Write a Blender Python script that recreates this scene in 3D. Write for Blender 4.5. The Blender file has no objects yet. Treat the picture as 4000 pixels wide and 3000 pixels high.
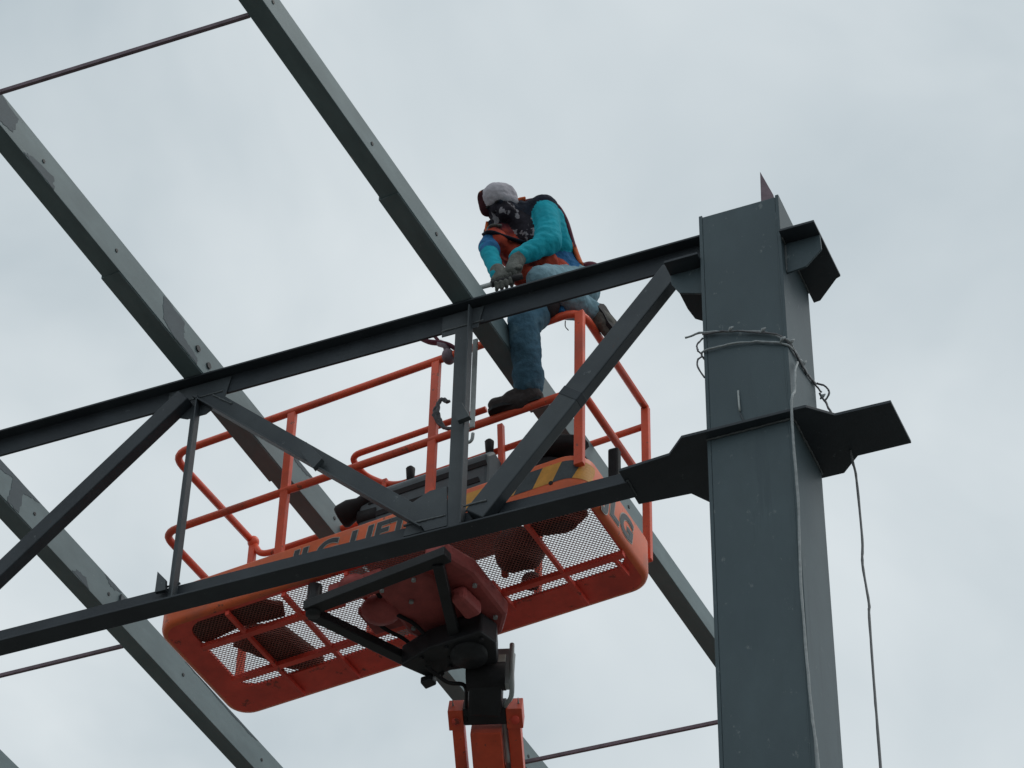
import bpy, bmesh, math, random
from mathutils import Vector, Matrix, Euler
random.seed(7)
R = math.radians
S = bpy.context.scene
COL = S.collection

# ------------------------------------------------------------------ camera
cd = bpy.data.cameras.new('camera')
cam = bpy.data.objects.new('camera', cd)
COL.objects.link(cam)
yaw, pit, roll = R(23.930), R(41.696), R(1.479)
fw = Vector((-math.sin(yaw)*math.cos(pit), math.cos(yaw)*math.cos(pit), math.sin(pit)))
rt = Vector((math.cos(yaw), math.sin(yaw), 0))
up = rt.cross(fw)
r2 = rt*math.cos(roll) + up*math.sin(roll)
u2 = -rt*math.sin(roll) + up*math.cos(roll)
M = Matrix((r2, u2, -fw)).transposed().to_4x4()
M.translation = (0, 0, 1.6)
cam.matrix_world = M
cd.sensor_width = 36
cd.lens = 10631.7/4000*36
cd.clip_end = 2000
cd.clip_start = 0.05
S.camera = cam

# ------------------------------------------------------------------ sky, sun, exposure
SUN_EL, SUN_AZ = R(58), R(60)          # azimuth measured from +Y towards +X
w = bpy.data.worlds.new('World')
S.world = w
w.use_nodes = True
nt = w.node_tree
nt.nodes.clear()
def N(t, **k):
    n = nt.nodes.new(t)
    for a, b in k.items():
        setattr(n, a, b)
    return n
out = N('ShaderNodeOutputWorld')
bg = N('ShaderNodeBackground')
sky = N('ShaderNodeTexSky', sky_type='NISHITA', sun_disc=False, sun_elevation=SUN_EL, sun_rotation=SUN_AZ)
sky.air_density = 1.5
sky.dust_density = 4.0
tc = N('ShaderNodeTexCoord')
mp = N('ShaderNodeMapping')
mp.inputs['Location'].default_value = (0.35, 2.1, 0.7)
mp.inputs['Scale'].default_value = (1, 1, 1.6)
n1 = N('ShaderNodeTexNoise')
n1.inputs['Scale'].default_value = 4.2
n1.inputs['Detail'].default_value = 5
n1.inputs['Roughness'].default_value = 0.5
n1.inputs['Distortion'].default_value = 0.4
cr = N('ShaderNodeValToRGB')
cr.color_ramp.elements[0].position = 0.32
cr.color_ramp.elements[0].color = (5.1, 5.85, 6.25, 1)
cr.color_ramp.elements[1].position = 0.68
cr.color_ramp.elements[1].color = (7.85, 8.4, 8.6, 1)
mx = N('ShaderNodeMix', data_type='RGBA')
mx.inputs[0].default_value = 0.93
L = nt.links.new
L(tc.outputs['Generated'], mp.inputs['Vector'])
L(mp.outputs['Vector'], n1.inputs['Vector'])
L(n1.outputs['Fac'], cr.inputs['Fac'])
L(sky.outputs['Color'], mx.inputs[6])
L(cr.outputs['Color'], mx.inputs[7])
L(mx.outputs[2], bg.inputs['Color'])
bg.inputs['Strength'].default_value = 0.1
L(bg.outputs['Background'], out.inputs['Surface'])

sd = bpy.data.lights.new('sun', 'SUN')
sd.energy = 0.7
sd.angle = R(25)
sd.color = (1.0, 0.96, 0.9)
sun = bpy.data.objects.new('sun', sd)
COL.objects.link(sun)
sdir = Vector((math.sin(SUN_AZ)*math.cos(SUN_EL), math.cos(SUN_AZ)*math.cos(SUN_EL), math.sin(SUN_EL)))
sun.rotation_euler = (-sdir).to_track_quat('-Z', 'Y').to_euler()
sun.location = (10, 10, 30)
vs = S.view_settings
vs.view_transform = 'Standard'
vs.look = 'None'
vs.exposure = 0.0
vs.gamma = 1.0

# ------------------------------------------------------------------ materials
def mat(name, col, rough=0.55, var=0.15, scale=8.0, bump=0.0, bscale=120.0, metal=0.0, col2=None, lo=0.4, hi=0.6, c2scale=3.0, stretch=(1, 1, 1), spec=0.4, scuff=None):
    m = bpy.data.materials.new(name)
    m.use_nodes = True
    t = m.node_tree
    b = t.nodes['Principled BSDF']
    b.inputs['Roughness'].default_value = rough
    b.inputs['Metallic'].default_value = metal
    b.inputs['Specular IOR Level'].default_value = spec
    co = t.nodes.new('ShaderNodeTexCoord')
    ma = t.nodes.new('ShaderNodeMapping')
    ma.inputs['Scale'].default_value = stretch
    t.links.new(co.outputs['Object'], ma.inputs['Vector'])
    nz = t.nodes.new('ShaderNodeTexNoise')
    nz.inputs['Scale'].default_value = scale
    nz.inputs['Detail'].default_value = 6
    nz.inputs['Roughness'].default_value = 0.65
    t.links.new(ma.outputs['Vector'], nz.inputs['Vector'])
    ra = t.nodes.new('ShaderNodeValToRGB')
    ra.color_ramp.elements[0].position = 0.3
    ra.color_ramp.elements[1].position = 0.7
    ra.color_ramp.elements[0].color = [c*(1-var) for c in col] + [1]
    ra.color_ramp.elements[1].color = [min(1, c*(1+var)) for c in col] + [1]
    t.links.new(nz.outputs['Fac'], ra.inputs['Fac'])
    src = ra.outputs['Color']
    if col2:
        n2 = t.nodes.new('ShaderNodeTexNoise')
        n2.inputs['Scale'].default_value = c2scale
        n2.inputs['Detail'].default_value = 4
        t.links.new(ma.outputs['Vector'], n2.inputs['Vector'])
        r2_ = t.nodes.new('ShaderNodeValToRGB')
        r2_.color_ramp.elements[0].position = lo
        r2_.color_ramp.elements[1].position = hi
        t.links.new(n2.outputs['Fac'], r2_.inputs['Fac'])
        mi = t.nodes.new('ShaderNodeMix')
        mi.data_type = 'RGBA'
        t.links.new(r2_.outputs['Color'], mi.inputs[0])
        t.links.new(src, mi.inputs[6])
        mi.inputs[7].default_value = list(col2) + [1]
        src = mi.outputs[2]
    if scuff:
        for sc_col, sc_scale, sc_lo, sc_st in scuff:
            m2 = t.nodes.new('ShaderNodeMapping')
            m2.inputs['Scale'].default_value = sc_st
            t.links.new(co.outputs['Object'], m2.inputs['Vector'])
            n4 = t.nodes.new('ShaderNodeTexNoise')
            n4.inputs['Scale'].default_value = sc_scale
            n4.inputs['Detail'].default_value = 5
            n4.inputs['Roughness'].default_value = 0.7
            t.links.new(m2.outputs['Vector'], n4.inputs['Vector'])
            r4 = t.nodes.new('ShaderNodeValToRGB')
            r4.color_ramp.elements[0].position = sc_lo
            r4.color_ramp.elements[1].position = sc_lo + 0.06
            t.links.new(n4.outputs['Fac'], r4.inputs['Fac'])
            mi4 = t.nodes.new('ShaderNodeMix')
            mi4.data_type = 'RGBA'
            t.links.new(r4.outputs['Color'], mi4.inputs[0])
            t.links.new(src, mi4.inputs[6])
            mi4.inputs[7].default_value = list(sc_col) + [1]
            src = mi4.outputs[2]
    t.links.new(src, b.inputs['Base Color'])
    if bump:
        n3 = t.nodes.new('ShaderNodeTexNoise')
        n3.inputs['Scale'].default_value = bscale
        n3.inputs['Detail'].default_value = 3
        t.links.new(ma.outputs['Vector'], n3.inputs['Vector'])
        bp = t.nodes.new('ShaderNodeBump')
        bp.inputs['Strength'].default_value = bump
        bp.inputs['Distance'].default_value = 0.01
        t.links.new(n3.outputs['Fac'], bp.inputs['Height'])
        t.links.new(bp.outputs['Normal'], b.inputs['Normal'])
    return m

MT = {}
MT['chord'] = mat('chord_dark', (0.036, 0.046, 0.056), 0.55, 0.2, 6, 0.12, 220, col2=(0.026, 0.034, 0.043), lo=0.45, hi=0.62, c2scale=2.2, scuff=[((0.13, 0.15, 0.16), 16, 0.66, (1, 1, 1)), ((0.10, 0.055, 0.04), 9, 0.70, (1, 1, 0.4))])  # darker tone of the web steel, for chords and flat plates
MT['steel'] = mat('dark_steel_paint', (0.060, 0.073, 0.082), 0.5, 0.16, 6, 0.12, 220, col2=(0.042, 0.053, 0.063), lo=0.45, hi=0.62, c2scale=2.2, scuff=[((0.13, 0.15, 0.16), 16, 0.66, (1, 1, 1)), ((0.10, 0.055, 0.04), 9, 0.70, (1, 1, 0.4))])
MT['column'] = mat('column_paint', (0.066, 0.098, 0.112), 0.55, 0.12, 5, 0.10, 260, col2=(0.052, 0.080, 0.094), lo=0.42, hi=0.64, c2scale=1.6, stretch=(1, 1, 0.5), scuff=[((0.13, 0.16, 0.17), 22, 0.64, (1, 1, 0.6)), ((0.056, 0.084, 0.098), 6, 0.60, (1.5, 1.5, 0.12)), ((0.12, 0.085, 0.07), 12, 0.72, (1, 1, 0.3))])
MT['purlin'] = mat('purlin_paint', (0.155, 0.212, 0.225), 0.5, 0.1, 7, 0.06, 200, col2=(0.130, 0.180, 0.192), lo=0.48, hi=0.62, c2scale=2.6, stretch=(2, 0.8, 2), scuff=[((0.26, 0.30, 0.30), 20, 0.68, (1, 0.4, 1)), ((0.07, 0.085, 0.09), 26, 0.70, (1, 1, 1))])
MT['patch'] = mat('dark_touch_up_paint', (0.066, 0.092, 0.108), 0.6, 0.15, 9, 0.05, 150)
MT['rust'] = mat('primer_bar', (0.19, 0.14, 0.165), 0.75, 0.25, 14, 0.1, 90)
MT['orange'] = mat('orange_paint', (0.82, 0.112, 0.050), 0.42, 0.14, 7, 0.05, 150, col2=(0.62, 0.10, 0.055), lo=0.5, hi=0.7, c2scale=5, scuff=[((0.30, 0.10, 0.06), 14, 0.62, (1, 1, 1)), ((0.10, 0.07, 0.065), 24, 0.655, (1, 1, 1))])
MT['toe'] = mat('orange_toe_paint', (0.80, 0.150, 0.052), 0.42, 0.12, 7, 0.05, 150, col2=(0.6, 0.14, 0.07), lo=0.56, hi=0.7, c2scale=6, scuff=[((0.30, 0.10, 0.06), 14, 0.62, (1, 1, 1)), ((0.10, 0.07, 0.065), 24, 0.655, (1, 1, 1))])
MT['redframe'] = mat('red_orange_floor_paint', (0.82, 0.092, 0.060), 0.5, 0.2, 6, 0.08, 120, col2=(0.62, 0.072, 0.050), lo=0.5, hi=0.75, c2scale=4, scuff=[((0.30, 0.06, 0.04), 9, 0.60, (1, 1, 1)), ((0.12, 0.05, 0.045), 18, 0.67, (1, 1, 1))])
MT['meshsteel'] = mat('floor_mesh_paint', (0.34, 0.12, 0.10), 0.5, 0.2, 20)
MT['black'] = mat('black_paint', (0.018, 0.020, 0.023), 0.5, 0.3, 9, 0.1, 120)
MT['rubber'] = mat('black_rubber', (0.014, 0.014, 0.016), 0.75, 0.3, 15)
MT['grey'] = mat('grey_console_plastic', (0.095, 0.125, 0.14), 0.5, 0.12, 9)
MT['lightgrey'] = mat('galvanised_grey', (0.36, 0.39, 0.39), 0.45, 0.2, 12)
MT['white'] = mat('white_paper', (0.70, 0.74, 0.66), 0.7, 0.08, 18)
MT['yellow'] = mat('hazard_yellow', (0.68, 0.31, 0.05), 0.5, 0.18, 14)
MT['weld'] = mat('weld_metal', (0.105, 0.118, 0.125), 0.5, 0.35, 60)
MT['wire'] = mat('pale_rope', (0.32, 0.35, 0.36), 0.7, 0.25, 40)
MT['cable'] = mat('grey_cable', (0.20, 0.205, 0.21), 0.6, 0.15, 30)
MT['darkwire'] = mat('dark_rope', (0.13, 0.13, 0.14), 0.7, 0.25, 40)
MT['letter'] = mat('decal_dark_grey', (0.055, 0.067, 0.075), 0.5, 0.2, 20)
MT['letterline'] = mat('decal_light_outline', (0.42, 0.40, 0.36), 0.5, 0.15, 20)
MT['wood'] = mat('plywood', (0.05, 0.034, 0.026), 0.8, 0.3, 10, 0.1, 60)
MT['canvas'] = mat('dark_canvas', (0.03, 0.024, 0.026), 0.9, 0.3, 20, 0.3, 60)
MT['maroon'] = mat('maroon_webbing', (0.11, 0.022, 0.04), 0.8, 0.3, 30, 0.2, 150)
MT['strap'] = mat('orange_webbing', (0.55, 0.11, 0.03), 0.8, 0.25, 30, 0.2, 150)
MT['shirt'] = mat('teal_cotton', (0.014, 0.30, 0.385), 0.85, 0.18, 9, 0.8, 22, spec=0.1)
MT['sleeveblue'] = mat('blue_cotton', (0.03, 0.13, 0.29), 0.85, 0.25, 12, 0.9, 34, spec=0.1)
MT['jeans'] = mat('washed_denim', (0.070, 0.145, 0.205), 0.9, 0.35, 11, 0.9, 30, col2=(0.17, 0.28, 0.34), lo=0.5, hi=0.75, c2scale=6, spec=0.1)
MT['jeanslight'] = mat('light_denim', (0.19, 0.31, 0.37), 0.9, 0.25, 11, 0.9, 30, spec=0.1)  # lighter denim tone for the kneeling leg and seat
MT['navy'] = mat('navy_cloth', (0.018, 0.022, 0.034), 0.9, 0.4, 16, 0.7, 40, spec=0.1)
MT['vest'] = mat('orange_vest_fabric', (0.40, 0.062, 0.036), 0.85, 0.30, 9, 0.8, 24, col2=(0.09, 0.022, 0.03), lo=0.46, hi=0.64, c2scale=8, spec=0.1)  # dark second colour paints in the shade of the folds
MT['cap'] = mat('grey_cap_cloth', (0.43, 0.41, 0.45), 0.9, 0.14, 14, 0.7, 32, spec=0.1)
MT['scarf'] = mat('dark_patterned_scarf', (0.022, 0.020, 0.027), 0.9, 0.4, 20, 0.6, 40, col2=(0.22, 0.21, 0.23), lo=0.56, hi=0.60, c2scale=22, spec=0.1)
MT['capdark'] = mat('cap_dark_panel', (0.05, 0.016, 0.02), 0.9, 0.4, 18, 0.4, 40, col2=(0.45, 0.14, 0.03), lo=0.57, hi=0.62, c2scale=14, spec=0.1)
MT['glove'] = mat('grey_work_glove', (0.13, 0.135, 0.125), 0.9, 0.35, 24, 0.6, 60, spec=0.1)
MT['boot'] = mat('brown_work_boot', (0.04, 0.03, 0.03), 0.75, 0.45, 22, 0.5, 60)
MT['bootgrey'] = mat('dusty_boot_leather', (0.095, 0.09, 0.078), 0.8, 0.45, 22, 0.5, 60)
MT['mount'] = mat('shaded_orange_paint', (0.40, 0.085, 0.078), 0.6, 0.3, 8, 0.1, 90)  # orange mount plates, underside shade put into this red-brown colour
MT['dirt'] = mat('bare_earth', (0.14, 0.136, 0.13), 0.95, 0.3, 0.6, 0.5, 4, col2=(0.09, 0.09, 0.075), lo=0.4, hi=0.6, c2scale=0.15)

# ------------------------------------------------------------------ helpers
def V3(*a):
    return Vector(a)
def obj(name, bm, m, parent=None, smooth=False, bevel=0.0):
    me = bpy.data.meshes.new(name)
    bmesh.ops.recalc_face_normals(bm, faces=bm.faces)
    if parent is not None:
        base = Vector((0, 0, 0))
        p = parent
        while p is not None:
            base += p.location
            p = p.parent
        bmesh.ops.translate(bm, verts=bm.verts, vec=-base)
    bm.to_mesh(me)
    bm.free()
    ms = m if isinstance(m, (list, tuple)) else [m]
    for k in ms:
        me.materials.append(MT[k])
    if smooth:
        for p in me.polygons:
            p.use_smooth = True
    o = bpy.data.objects.new(name, me)
    COL.objects.link(o)
    if parent is not None:
        o.parent = parent
    if bevel:
        b = o.modifiers.new('bevel', 'BEVEL')
        b.width = bevel
        b.segments = 2
        b.limit_method = 'ANGLE'
        b.angle_limit = R(40)
    return o
def thing(name, label, cat, loc=(0, 0, 0), group=None):
    o = bpy.data.objects.new(name, None)
    COL.objects.link(o)
    o.location = loc
    o.empty_display_size = 0.2
    return tag(o, label, cat, group)
def tag(o, label, cat, group=None):
    o['label'] = label
    o['category'] = cat
    if group:
        o['group'] = group
    return o
def structure(o):
    o['kind'] = 'structure'
    return o
def box(bm, a, b):
    x0, y0, z0 = a
    x1, y1, z1 = b
    vs_ = [bm.verts.new(p) for p in ((x0, y0, z0), (x1, y0, z0), (x1, y1, z0), (x0, y1, z0), (x0, y0, z1), (x1, y0, z1), (x1, y1, z1), (x0, y1, z1))]
    for f in ((0, 3, 2, 1), (4, 5, 6, 7), (0, 1, 5, 4), (1, 2, 6, 5), (2, 3, 7, 6), (3, 0, 4, 7)):
        bm.faces.new([vs_[i] for i in f])
def sweep(bm, A, B, prof, side, upv):
    """closed profile [(s, t)] swept from A to B; s along side, t along upv"""
    A, B = Vector(A), Vector(B)
    side, upv = Vector(side), Vector(upv)
    a = [bm.verts.new(A + side*s + upv*t) for s, t in prof]
    b = [bm.verts.new(B + side*s + upv*t) for s, t in prof]
    n = len(prof)
    for i in range(n):
        bm.faces.new((a[i], a[(i+1) % n], b[(i+1) % n], b[i]))
    bm.faces.new(a[::-1])
    bm.faces.new(b)
def prism(bm, poly, vec):
    vec = Vector(vec)
    a = [bm.verts.new(Vector(p)) for p in poly]
    b = [bm.verts.new(Vector(p) + vec) for p in poly]
    n = len(a)
    for i in range(n):
        bm.faces.new((a[i], a[(i+1) % n], b[(i+1) % n], b[i]))
    bm.faces.new(a[::-1])
    bm.faces.new(b)
def fillet(pts, r, n=5, closed=False):
    pts = [Vector(p) for p in pts]
    o = []
    m = len(pts)
    for i, p in enumerate(pts):
        if not closed and (i == 0 or i == m-1):
            o.append(p)
            continue
        a, b = pts[i-1], pts[(i+1) % m]
        da, db = (a-p), (b-p)
        k = min(r, da.length*0.48, db.length*0.48)
        s, e = p + da.normalized()*k, p + db.normalized()*k
        for j in range(n+1):
            t = j/n
            o.append(s*(1-t)**2 + p*2*t*(1-t) + e*t*t)
    return o
def tube(bm, pts, r, n=8, squash=1.0, radii=None, square=False):
    pts = [Vector(p) for p in pts]
    rings = []
    t0 = (pts[1]-pts[0]).normalized()
    ref = Vector((0, 0, 1)) if abs(t0.z) < 0.9 else Vector((1, 0, 0))
    nx = t0.cross(ref).normalized()
    prev = t0
    for i, p in enumerate(pts):
        if i == 0:
            t = t0
        elif i == len(pts)-1:
            t = (pts[i]-pts[i-1]).normalized()
        else:
            t = ((pts[i+1]-pts[i]).normalized() + (pts[i]-pts[i-1]).normalized())
            t = t.normalized() if t.length > 1e-6 else prev
        nx = (nx - t*nx.dot(t)).normalized()
        ny = t.cross(nx)
        rr = radii[i] if radii else r
        ring = []
        for k in range(n):
            a = 2*math.pi*(k+0.5)/n
            q = 1.0
            ring.append(bm.verts.new(p + nx*math.cos(a)*rr + ny*math.sin(a)*rr*squash))
        rings.append(ring)
        prev = t
    for i in range(len(rings)-1):
        for k in range(n):
            bm.faces.new((rings[i][k], rings[i][(k+1) % n], rings[i+1][(k+1) % n], rings[i+1][k]))
    bm.faces.new(rings[0][::-1])
    bm.faces.new(rings[-1])
def catmull(pts, n=6):
    pts = [Vector(p) for p in pts]
    P = [pts[0]*2-pts[1]] + pts + [pts[-1]*2-pts[-2]]
    o = []
    for i in range(1, len(P)-2):
        for j in range(n):
            t = j/n
            a, b, c, d = P[i-1], P[i], P[i+1], P[i+2]
            o.append(0.5*((2*b)+(c-a)*t+(2*a-5*b+4*c-d)*t*t+(3*b-a-3*c+d)*t**3))
    o.append(pts[-1])
    return o
def NB():
    return bmesh.new()
def cyl(bm, A, B, r, n=14):
    tube(bm, [A, B], r, n)
def ell(bm, c, rad, rot=(0, 0, 0), seg=20, rings=12):
    mtx = Matrix.Translation(Vector(c)) @ Euler(rot).to_matrix().to_4x4() @ Matrix.Diagonal((rad[0], rad[1], rad[2], 1))
    bmesh.ops.create_uvsphere(bm, u_segments=seg, v_segments=rings, radius=1.0, matrix=mtx)

# ------------------------------------------------------------------ ground
bm = NB()
g = 24
bmesh.ops.create_grid(bm, x_segments=g, y_segments=g, size=400)
o = obj('ground', bm, 'dirt')
structure(o)

# ------------------------------------------------------------------ column
colm = thing('steel_column', 'tall dark grey steel box column at the right with plates welded round it', 'column', (-2.785, 9.15, 0))
CX0, CX1, CY0, CY1, CT = -2.992, -2.582, 8.94, 9.357, 11.09
def part_box(name, a, b, m, parent, bevel=0.003):
    bm_ = NB()
    box(bm_, a, b)
    return obj(name, bm_, m, parent, bevel=bevel)
part_box('side_plate', (CX0, CY0, 0), (CX0+0.018, CY1, CT), 'column', colm)
part_box('side_plate', (CX1-0.018, CY0, 0), (CX1, CY1, CT), 'column', colm)
part_box('front_plate', (CX0+0.0185, CY0+0.0015, 0), (CX1-0.0185, CY0+0.03, CT-0.012), 'column', colm)
part_box('back_plate', (CX0+0.0185, CY1-0.03, 0), (CX1-0.0185, CY1-0.012, CT-0.012), 'column', colm)
part_box('base_plate', (-3.2, 8.75, 0.003), (-2.37, 9.55, 0.04), 'column', colm)
# weld bead up the right front corner
bm = NB()
random.seed(3)
pts = [(CX1-0.019+random.uniform(-.001, .001), CY0+0.0025, 0.05+i*0.06) for i in range(int((CT-0.1)/0.06))]
tube(bm, pts, 0.0045, 6, radii=[random.uniform(0.003, 0.006) for _ in pts])
obj('weld_bead', bm, 'column', colm, True)
# lower ring plate
bm = NB()
P = [(-3.445, 9.0), (-3.19, 8.978), (-3.095, 8.884), (-2.505, 8.89), (-2.40, 8.993), (-2.142, 9.0), (-2.138, 9.302), (-2.39, 9.299), (-2.485, 9.393), (-3.12, 9.385), (-3.19, 9.275), (-3.445, 9.258)]
prism(bm, [(x, y, 9.65) for x, y in P], (0, 0, 0.016))
obj('ring_plate', bm, 'chord', colm, bevel=0.002)
# upper bracket plates, left and right, each with a hanging gusset
bm = NB()
P = [(CX1+0.001, 8.903), (-2.405, 8.903), (-2.402, 9.307), (-2.425, 9.315), (-2.546, 9.434), (CX1+0.001, 9.438)]
prism(bm, [(x, y, 10.80) for x, y in P], (0, 0, 0.014))
b1 = obj('bracket_plate', bm, 'chord', colm, bevel=0.002)
bm = NB()
prism(bm, [(x, 8.992, z) for x, z in ((CX1+0.001, 10.797), (-2.405, 10.797), (-2.402, 10.70), (-2.485, 10.615), (CX1+0.001, 10.605))], (0, 0.012, 0))
obj('gusset_plate', bm, 'column', colm, bevel=0.002)
bm = NB()
P = [(CX0-0.001, 8.903), (-3.165, 8.903), (-3.170, 9.25), (-3.16, 9.33), (-3.06, 9.43), (CX0-0.001, 9.44)]
prism(bm, [(x, y, 10.80) for x, y in P], (0, 0, 0.014))
obj('bracket_plate', bm, 'chord', colm, bevel=0.002)
bm = NB()
prism(bm, [(x, 8.992, z) for x, z in ((CX0-0.001, 10.797), (-3.165, 10.797), (-3.162, 10.74), (-3.12, 10.665), (CX0-0.001, 10.618))], (0, 0.012, 0))
obj('gusset_plate', bm, 'column', colm, bevel=0.002)
bm = NB()
prism(bm, [(-2.714, 9.10, 11.452), (-2.722, 9.10, 11.02), (-2.62, 9.10, 11.02), (-2.655, 9.10, 11.27)], (0, 0.01, 0))
f = obj('fin_plate', bm, 'rust', colm)
f['label'] = 'pointed rust-tinged plate rising from the column top'
# short bent bar on the front
bm = NB()
tube(bm, [(-2.832, 8.938, 9.895), (-2.828, 8.93, 9.80), (-2.826, 8.93, 9.762)], 0.005, 6)
obj('bent_bar', bm, 'lightgrey', colm, True)
bm = NB()
tube(bm, [(-2.826, 8.935, 9.755), (-2.815, 8.938, 9.715), (-2.80, 8.94, 9.672)], 0.004, 6)
obj('bent_bar', bm, 'steel', colm, True)

# ------------------------------------------------------------------ truss
tr = thing('roof_truss', 'dark steel roof truss crossing the picture with chords, vertical posts and diagonals', 'truss', (-5.0, 9.15, 9.6))
XL = -10.6
bm = NB()
tp = [(-0.07, 0), (0.07, 0), (0.07, -0.012), (0.007, -0.012), (0.007, -0.125), (-0.007, -0.125), (-0.007, -0.012), (-0.07, -0.012)]
sweep(bm, (XL, 9.15, 11.112), (CX0-0.001, 9.15, 11.112), tp, (0, 1, 0), (0, 0, 1))
obj('top_chord', bm, 'chord', tr, bevel=0.002)
bm = NB()
bp_ = [(-0.075, 0), (0.04, 0), (0.04, 0.011), (0.006, 0.011), (0.006, 0.125), (-0.008, 0.125), (-0.008, 0.011), (-0.075, 0.011)]
sweep(bm, (XL, 9.15, 9.638), (-3.43, 9.15, 9.638), bp_, (0, 1, 0), (0, 0, 1))
obj('bottom_chord', bm, 'chord', tr, bevel=0.002)
def web(name, A, B, width, leg, y0=9.14, flip=1, t=0.008):
    """angle: flat leg in the truss plane (centred on AB), outstanding leg towards the viewer at the lower edge"""
    A, B = Vector((A[0], y0, A[1])), Vector((B[0], y0, B[1]))
    d = (B-A).normalized()
    s = Vector((-d.z, 0, d.x))
    if s.z < 0:
        s = -s
    if abs(d.x) < 0.05:
        s = Vector((1, 0, 0))
    s = s*flip
    h = width/2
    prof = [(-h, 0), (h, 0), (h, t), (-h+t, t), (-h+t, leg), (-h, leg)]
    b_ = NB()
    sweep(b_, A, B, prof, s, (0, -1, 0))
    return obj(name, b_, 'steel', tr, bevel=0.0015)
def tubeweb(name, A, B_, wd, dp, y1=9.140, m='chord'):
    A, B_ = Vector((A[0], y1, A[1])), Vector((B_[0], y1, B_[1]))
    d = (B_-A).normalized()
    s = Vector((-d.z, 0, d.x))
    b_ = NB()
    sweep(b_, A, B_, [(-wd/2, 0), (wd/2, 0), (wd/2, dp), (-wd/2, dp)], s, (0, -1, 0))
    return obj(name, b_, m, tr, bevel=0.006)
tubeweb('diagonal', (-5.905, 10.99), (-7.37, 9.66), 0.098, 0.07)
web('vertical_post', (-5.855, 10.98), (-5.852, 9.655), 0.052, 0.05, flip=-1)
web('diagonal', (-5.83, 11.02), (-4.46, 9.74), 0.10, 0.05)
web('vertical_post', (-4.327, 11.08), (-4.327, 9.66), 0.096, 0.055, flip=-1)
tubeweb('diagonal', (-4.206, 9.684), (-3.185, 10.935), 0.118, 0.068, m='steel')
tubeweb('splice_collar', (-3.735, 10.262), (-3.700, 10.305), 0.122, 0.071, m='chord')
web('vertical_post', (-7.395, 10.98), (-7.395, 9.655), 0.052, 0.05, flip=-1)
web('diagonal', (-7.43, 9.70), (-8.93, 11.0), 0.10, 0.06)
web('vertical_post', (-8.98, 10.98), (-8.98, 9.655), 0.052, 0.05, flip=-1)
web('diagonal', (-9.02, 11.0), (-10.5, 9.70), 0.10, 0.06)
def plateXZ(name, poly, y, t, m='steel', parent=tr):
    b_ = NB()
    prism(b_, [(x, y, z) for x, z in poly], (0, t, 0))
    return obj(name, b_, m, parent, bevel=0.0015)
plateXZ('gusset_plate', [(-4.60, 9.70), (-4.56, 9.90), (-4.47, 9.945), (-4.38, 9.945), (-4.37, 9.70)], 9.128, 0.010)
plateXZ('gusset_plate', [(-6.03, 11.09), (-6.03, 10.93), (-5.90, 10.865), (-5.79, 10.865), (-5.69, 10.93), (-5.66, 11.09)], 9.1325, 0.006)
plateXZ('gusset_plate', [(-4.45, 11.09), (-4.45, 10.95), (-4.25, 10.95), (-4.22, 11.09)], 9.1325, 0.006)
plateXZ('stiffener_clip', [(-5.145, 10.425), (-5.045, 10.285), (-5.092, 10.235), (-5.178, 10.375)], 9.072, 0.03)
plateXZ('stiffener_clip', [(-4.332, 10.392), (-4.285, 10.392), (-4.238, 10.285), (-4.303, 10.275)], 9.05, 0.03)
plateXZ('stiffener_clip', [(-5.935, 9.85), (-5.935, 9.72), (-5.875, 9.72), (-5.882, 9.785)], 9.10, 0.02)
# weld beads where posts meet the chords
random.seed(11)
for x0, x1, z in ((-4.42, -4.05, 9.771), (-5.94, -5.80, 9.771)):
    bm = NB()
    n = int((x1-x0)/0.012)
    tube(bm, [(x0+i*0.012, 9.139, z+random.uniform(-.002, .002)) for i in range(n)], 0.006, 6, radii=[random.uniform(.004, .008) for _ in range(n)])
    obj('weld_bead', bm, 'steel', tr, True)

def bead(A, B_, r_, parent):
    A, B_ = Vector(A), Vector(B_)
    n = max(4, int((B_-A).length/0.011))
    rn = random.Random(int(abs(A.x*1000+A.z*777)))
    b_ = NB()
    tube(b_, [A.lerp(B_, i/(n-1)) + Vector((rn.uniform(-1, 1), 0, rn.uniform(-1, 1)))*r_*0.25 for i in range(n)], r_, 6, radii=[r_*rn.uniform(0.7, 1.25) for _ in range(n)])
    return obj('weld_bead', b_, 'weld', parent, True)
bead((CX0, CY0-0.003, 9.647), (CX1, CY0-0.003, 9.647), 0.006, colm)
bead((CX1+0.003, CY0, 9.647), (CX1+0.003, CY1, 9.647), 0.006, colm)
bead((CX1+0.003, CY0+0.005, 10.797), (CX1+0.003, CY1, 10.797), 0.005, colm)
bead((CX1+0.003, 8.990, 10.61), (CX1+0.003, 8.990, 10.79), 0.005, colm)
bead((CX0-0.003, 8.990, 10.63), (CX0-0.003, 8.990, 10.79), 0.005, colm)
bead((-5.76, 9.131, 10.985), (-5.64, 9.131, 10.885), 0.005, tr)
bead((-6.02, 9.131, 10.995), (-5.70, 9.131, 10.995), 0.005, tr)
bead((-4.45, 9.131, 10.986), (-4.22, 9.131, 10.986), 0.005, tr)
bead((-3.43, 9.07, 9.648), (-3.43, 9.19, 9.648), 0.006, tr)
bead((-4.60, 9.127, 9.766), (-4.38, 9.127, 9.766), 0.006, tr)
bead((-4.26, 9.070, 9.742), (-4.14, 9.070, 9.742), 0.006, tr)
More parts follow.
